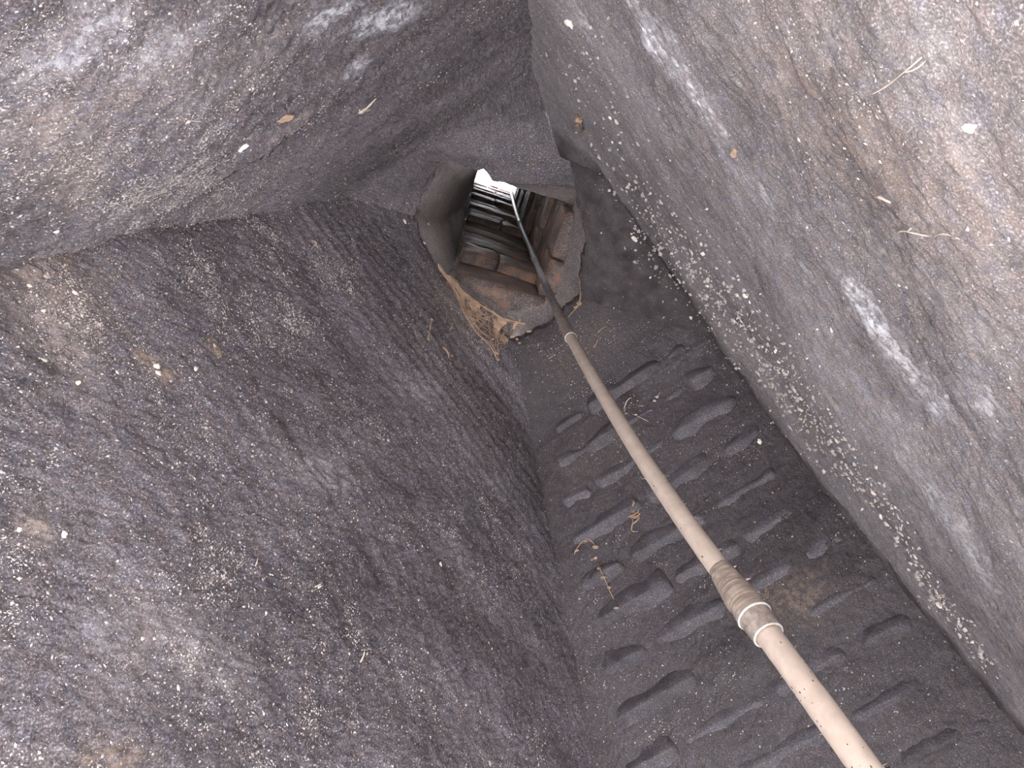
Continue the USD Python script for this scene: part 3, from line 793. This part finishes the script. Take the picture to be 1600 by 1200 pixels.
# ------------------------------------------------------------------ cobweb mat on the throat rim
RIMZ = ZR - 0.02
def rim_pt(px, py, z=None):
    r_ = ray(px, py)
    p, n = hit(px, py)
    L_ = np.linalg.norm(p)
    z_ = (RIMZ if z is None else z)
    k = min(L_ - 0.012, z_ / r_[2])
    return r_ * k
web = xf('cobweb', (0, 0, H))
tag(web, 'tawny matted cobweb hanging along the lower rim of the flue throat', 'cobweb')
q = np.random.default_rng(9)
spines = {'upper': [(686, 412), (694, 426), (706, 438), (718, 452), (732, 463), (748, 472), (768, 484), (788, 498), (806, 501), (815, 504)],
          'lower': [(688, 418), (697, 434), (708, 450), (716, 468), (724, 486), (736, 506), (748, 522), (764, 538), (774, 552), (778, 565)]}
def strand(pix, r, n=14, jit=1.2, dz=0.0):
    pp = [rim_pt(x + q.normal() * jit, y + q.normal() * jit) for x, y in pix]
    pp = np.array(pp)
    pp *= (1 - dz * q.random())
    k = max(n, 3 * len(pp))
    c = spline(pp, k)
    rad = r * (0.5 + 1.0 * meshkit.fbm(c * 60, 2, int(q.integers(1e6)))) * np.r_[0.5, np.ones(k - 2), 0.4]
    return tube(c, rad, 5)
U_, L__ = np.array(spines['upper'], float), np.array(spines['lower'], float)
at = lambda A, t: A[min(int(t), len(A) - 2)] + (A[min(int(t), len(A) - 2) + 1] - A[min(int(t), len(A) - 2)]) * (t - min(int(t), len(A) - 2))
obj('strand', cat([strand(U_, 0.0022, 40, 1.0), strand(U_ + 2, 0.0013, 40, 1.5), strand(U_ + 4, 0.0009, 40, 2)]), 'cobweb', web, smooth=True)
obj('strand', cat([strand(L__, 0.0013, 40, 1.0), strand(L__ + [2, -2], 0.0008, 40, 1.5)]), 'cobweb', web, smooth=True)
ws = []
for k in range(110):
    t0 = q.uniform(1, 8.4); t1 = np.clip(t0 + q.normal() * 1.2, 0.5, 8.8)
    A, B = at(U_, t0), at(L__, t1)
    e0, e1 = sorted(q.uniform(0, 1, 2)) if q.random() < .75 else (0, 1)
    A, B = A + (B - A) * e0, A + (B - A) * e1
    ws.append(strand([A, (A + B) / 2 + q.normal(size=2) * 3, B], q.uniform(0.0002, 0.0006), 8, 0.6, 0.006))
for k in range(80):                          # fibres along the mat
    t0 = q.uniform(0.5, 6.5); e = q.uniform(0, 1)
    pth = [at(U_, t0 + s_) * (1 - e) + at(L__, t0 + s_) * e + q.normal(size=2) * 1.5 for s_ in np.linspace(0, q.uniform(.8, 2.2), 4)]
    ws.append(strand(pth, q.uniform(0.0002, 0.0007), 8, 0.8, 0.006))
tag(obj('fibre', cat(ws), 'cobweb', web, smooth=True), 'fine tangled web fibres between the strands', kind='stuff')
# matted membrane with torn holes
nu, nv = 70, 16
S, E = np.meshgrid(np.linspace(0.5, 8.6, nu), np.linspace(0, 1, nv), indexing='ij')
pix = np.array([[at(U_, s_) * (1 - e_ * 0.92) + at(L__, s_) * e_ * 0.92 for s_, e_ in zip(a_, b_)] for a_, b_ in zip(S, E)])
pos = np.array([[rim_pt(*p_) for p_ in row] for row in pix])
pos *= (1 - 0.004 * meshkit.fbm(pos * 40, 2, 8))[..., None]
holes = meshkit.fbm(np.stack([S * 1.3, E * 5, S * 0], -1), 3, 19)
fac = grid_faces(nu, nv)
hv = holes.ravel()[fac].mean(1)
ev = E.ravel()[fac].mean(1); sv = S.ravel()[fac].mean(1)
keep = hv > 0.40 + 0.30 * np.clip((sv - 2.0) / 4, 0, 1) * np.abs(ev - 0.15) ** 0.5
mem = trimesh.Trimesh(pos.reshape(-1, 3), fac[keep], process=False); mem.remove_unreferenced_vertices()
nrm = np.array(mem.vertex_normals)
back = trimesh.Trimesh(np.array(mem.vertices) + nrm * 0.0008, np.array(mem.faces)[:, ::-1], process=False)
obj('membrane', trimesh.util.concatenate([mem, back]), 'cobweb', web, smooth=False)
ws = []
for (x, y) in ((806, 520), (808, 530), (812, 536), (800, 526), (803, 513), (778, 562), (776, 552), (818, 506), (812, 500), (826, 518), (770, 530), (745, 500)):
    p = rim_pt(x, y)
    t = pebble(q.uniform(1.3, 2.4) * np.linalg.norm(p) / FPX, int(x * y) % 1000, 0.5, 1.6)
    t.apply_translation(p); ws.append(t)
for t in ws:
    obj('clot', t, 'tan_fibre', web, smooth=60)


# ------------------------------------------------------------------ loose bits on the walls, each a thing of its own
def thread_thing(name, label, category, lines, r, mat='tan_fibre', lift=0.006, jit=0.8, clots=(), group=None):
    ref, _ = hit(*lines[0][0])
    t = xf(name, ref + EYE)
    tag(t, label, category, group)
    allm = []
    for ln in lines:
        pp = []
        for k, (x, y) in enumerate(ln):
            p, n = hit(x, y)
            pp.append(p * (1 - lift * (0.2 if k in (0,) else 1) / np.linalg.norm(p)))
        pp = np.array(pp)
        c = spline(pp, max(10, 5 * len(pp))) if len(pp) > 2 else np.linspace(pp[0], pp[1], 8)
        px_r = r * np.linalg.norm(ref) / FPX
        rad = px_r * (0.55 + 0.9 * meshkit.fbm(c * 120, 2, int(abs(ln[0][0]) * 7) % 977)) * np.interp(np.linspace(0, 1, len(c)), [0, .15, .85, 1], [.6, 1, 1, .35])
        allm.append((tube(c, rad, 6)))
    for i, mm in enumerate(allm):
        obj('strand', (mm[0] - ref, mm[1]), mat, t, smooth=True)
    for (x, y, s) in clots:
        p, n = hit(x, y)
        b = pebble(s * np.linalg.norm(p) / FPX, int(x * 3 + y) % 991, 0.6, 1.5)
        b.apply_translation(p * (1 - lift / np.linalg.norm(p)) - ref)
        obj('clot', b, mat, t, smooth=60)
    return t

thread_thing('root_tuft', 'tangled tan rootlet tuft left of the pole on the stepped bricks', 'rootlet',
             [[(984, 781), (990, 786), (986, 794), (983, 800)], [(985, 794), (994, 802), (982, 808), (997, 805), (985, 800)], [(986, 808), (988, 820), (987, 828), (997, 830)], [(990, 806), (998, 810), (992, 816), (1000, 814)], [(983, 803), (992, 797)]], 1.1, clots=((992, 808, 3),))
thread_thing('cobweb_strand', 'long beaded tan cobweb strand hooked over at its top, left of the pole', 'cobweb',
             [[(902, 866), (901, 858), (911, 845), (918, 842), (930, 852), (933, 857)], [(925, 846), (931, 870), (938, 890), (945, 905), (952, 922), (960, 938), (963, 951)], [(958, 934), (968, 930), (974, 925)]], 0.8,
             clots=((901, 860, 2.2), (930, 855, 3.2), (930, 872, 2.6), (936, 888, 2.4), (943, 902, 2.4), (952, 918, 2.2), (961, 934, 3), (963, 950, 2.4), (915, 845, 2)))
thread_thing('cobweb_strand', 'thin tan strand just right of the pole beside the flue throat', 'cobweb',
             [[(908, 430), (906, 445), (907, 462), (905, 474), (896, 486), (887, 497)]], 1.4, lift=0.01, clots=((905, 474, 3), (900, 480, 2.6)))
thread_thing('leaf_scrap', 'small curled tan leaf scrap on the dark rim at upper right of the flue', 'leaf',
             [[(913, 180), (906, 187), (898, 196)], [(906, 187), (909, 200), (906, 206)], [(901, 178), (905, 190)], [(906, 196), (912, 203)]], 1.8, clots=((905, 188, 4.5), (903, 194, 3.5)))
thread_thing('straw', 'pale straw with a thin tail on the dark wall left of the throat', 'straw',
             [[(560, 178), (567, 173), (574, 168), (580, 162), (588, 154)], [(566, 173), (580, 171)], [(561, 171), (564, 178)]], 1.5, mat='pale_fibre', clots=((565, 174, 3),))
thread_thing('seed', 'small pale winged seed with fine hairs on the upper left wall', 'seed',
             [[(289, 187), (304, 180)], [(290, 188), (314, 190)], [(289, 187), (281, 180)]], 0.5, mat='pale_fibre', clots=((292, 190, 3.2),))
thread_thing('cobweb_strand', 'knotted tan strand on the left wall, leftmost below the cobweb', 'cobweb', [[(675, 497), (673, 508), (671, 518), (669, 531)], [(673, 508), (666, 511)]], 1.3, clots=((674, 499, 2), (669, 530, 2)))
thread_thing('cobweb_strand', 'short tan strand on the left wall close below the cobweb', 'cobweb', [[(707, 503), (706, 510), (703, 516)]], 1.4)
thread_thing('cobweb_strand', 'bent tan strand on the left wall, lowest of those near the cobweb', 'cobweb', [[(692, 543), (698, 548), (701, 554), (701, 559)]], 1.5)
thread_thing('straw', 'single curved pale straw standing right of the pole', 'straw', [[(975, 639), (977, 632), (981, 625), (987, 621)]], 0.9, mat='pale_fibre', lift=0.012)
thread_thing('cobweb_strand', 'flat speckled thread lying right of the pole on the stepped bricks', 'cobweb', [[(976, 645), (990, 648), (1002, 653), (1014, 659)]], 0.55, mat='pale_fibre', clots=((988, 647, 1.5), (994, 648, 1.4)))
thread_thing('cobweb_strand', 'curved beaded white thread a little way right of the pole', 'cobweb', [[(998, 634), (1008, 634), (1018, 629), (1026, 621), (1032, 612)]], 0.7, mat='pale_fibre', clots=((1023, 626, 2), (1027, 620, 2), (1029, 614, 1.6)))
thread_thing('cobweb_strand', 'fine tan thread on the dark slope right of the second joint', 'cobweb', [[(934, 520), (940, 514), (947, 510)], [(927, 544), (932, 536), (934, 530)]], 0.8)
thread_thing('root_tuft', 'long pale root line slanting across the upper right wall', 'rootlet', [[(1360, 148), (1378, 139), (1398, 125), (1412, 113), (1425, 103), (1440, 90), (1461, 75)], [(1412, 113), (1430, 108), (1446, 95)]], 1.3, mat='pale_fibre', lift=0.001)
thread_thing('root_tuft', 'pale wavy root line on the right wall at mid height', 'rootlet', [[(1403, 368), (1418, 362), (1436, 366), (1452, 369)], [(1460, 370), (1480, 366), (1500, 374)], [(1418, 362), (1424, 356)]], 1.4, mat='pale_fibre', lift=0.001)
thread_thing('straw', 'stubby bright straw chip on the right wall', 'straw', [[(1371, 307), (1380, 311), (1392, 317)]], 2.4, mat='pale_fibre', lift=0.001)
thread_thing('straw', 'forked twig of pale straw on the lower left wall', 'straw', [[(490, 385), (494, 380), (486, 376)], [(491, 381), (497, 387)]], 0.8, mat='pale_fibre')
thread_thing('straw', 'double white straw chip on the lower left wall', 'straw', [[(492, 917), (502, 912)], [(496, 919), (503, 915)]], 1.2, mat='pale_fibre', lift=0.002)
thread_thing('straw', 'upright pale straw sliver on the lower left wall', 'straw', [[(563, 1035), (567, 1027), (570, 1017)]], 1.2, mat='pale_fibre', lift=0.003)
thread_thing('straw', 'small white straw splinter hanging on the left wall', 'straw', [[(401, 880), (403, 872)], [(402, 877), (399, 885)]], 1.2, mat='pale_fibre', lift=0.002)
thread_thing('straw', 'thin slanting straw near the left wall crust lip', 'straw', [[(473, 219), (480, 212)]], 0.8, mat='pale_fibre', lift=0.002)

def chip(name, label, category, outline, thick, mat, lift=0.002):
    """a small flat chip with real thickness, lying on the wall"""
    c = np.mean(outline, axis=0)
    p, n = hit(*c)
    r_ = ray(*c)
    n = n if n @ -r_ > 0.35 else (n - r_) / np.linalg.norm(n - r_)
    pp = []
    for x, y in outline:
        rr = ray(x, y)
        pp.append(rr * ((p + n * lift) @ n) / (rr @ n))
    pp = np.array(pp)
    o = pp.mean(0)
    k = len(pp)
    top = (pp - o) * 0.86 + n * thick; mid = (pp - o) + n * thick * .6; bot = (pp - o)
    v = np.vstack([bot, mid, top, [n * thick * 1.05], [np.zeros(3)]])
    f = []
    for i in range(k):
        j = (i + 1) % k
        for b in (0, k):
            f += [[b + i, b + j, b + k + j], [b + i, b + k + j, b + k + i]]
        f += [[2 * k + i, 2 * k + j, 3 * k], [j, i, 3 * k + 1]]
    t = trimesh.Trimesh(v, f, process=False)
    if t.volume < 0: t.invert()
    x = xf(name, o + EYE)
    obj('body', t, mat, x, smooth=False)
    tag(x, label, category)
chip('plaster_chip', 'bright white plaster chip on the pale right wall', 'plaster chip', [(1503, 198), (1508, 193), (1520, 194), (1528, 195), (1524, 202), (1521, 208), (1515, 207), (1507, 204)], 0.0015, 'white_chip')
chip('plaster_chip', 'slim white plaster sliver on the upper left wall', 'plaster chip', [(372, 236), (376, 230), (380, 226), (385, 224), (389, 227), (384, 231), (379, 234), (375, 238)], 0.002, 'white_chip', 0.003)
chip('mortar_flake', 'ragged tan mortar flake at the crust lip of the upper left wall', 'mortar flake', [(432, 189), (440, 183), (448, 179), (459, 180), (455, 186), (446, 188), (438, 191)], 0.003, 'tan_fibre', 0.003)
chip('mortar_flake', 'cream mortar flake caught on the lower end of the right wall edge', 'mortar flake', [(1462, 941), (1467, 939), (1474, 943), (1476, 949), (1470, 951), (1464, 946)], 0.003, 'crumb', 0.004)
chip('mortar_flake', 'orange mortar flake stuck high on the right wall', 'mortar flake', [(1144, 236), (1148, 231), (1152, 236), (1151, 245), (1146, 246), (1142, 241)], 0.002, 'tan_fibre')
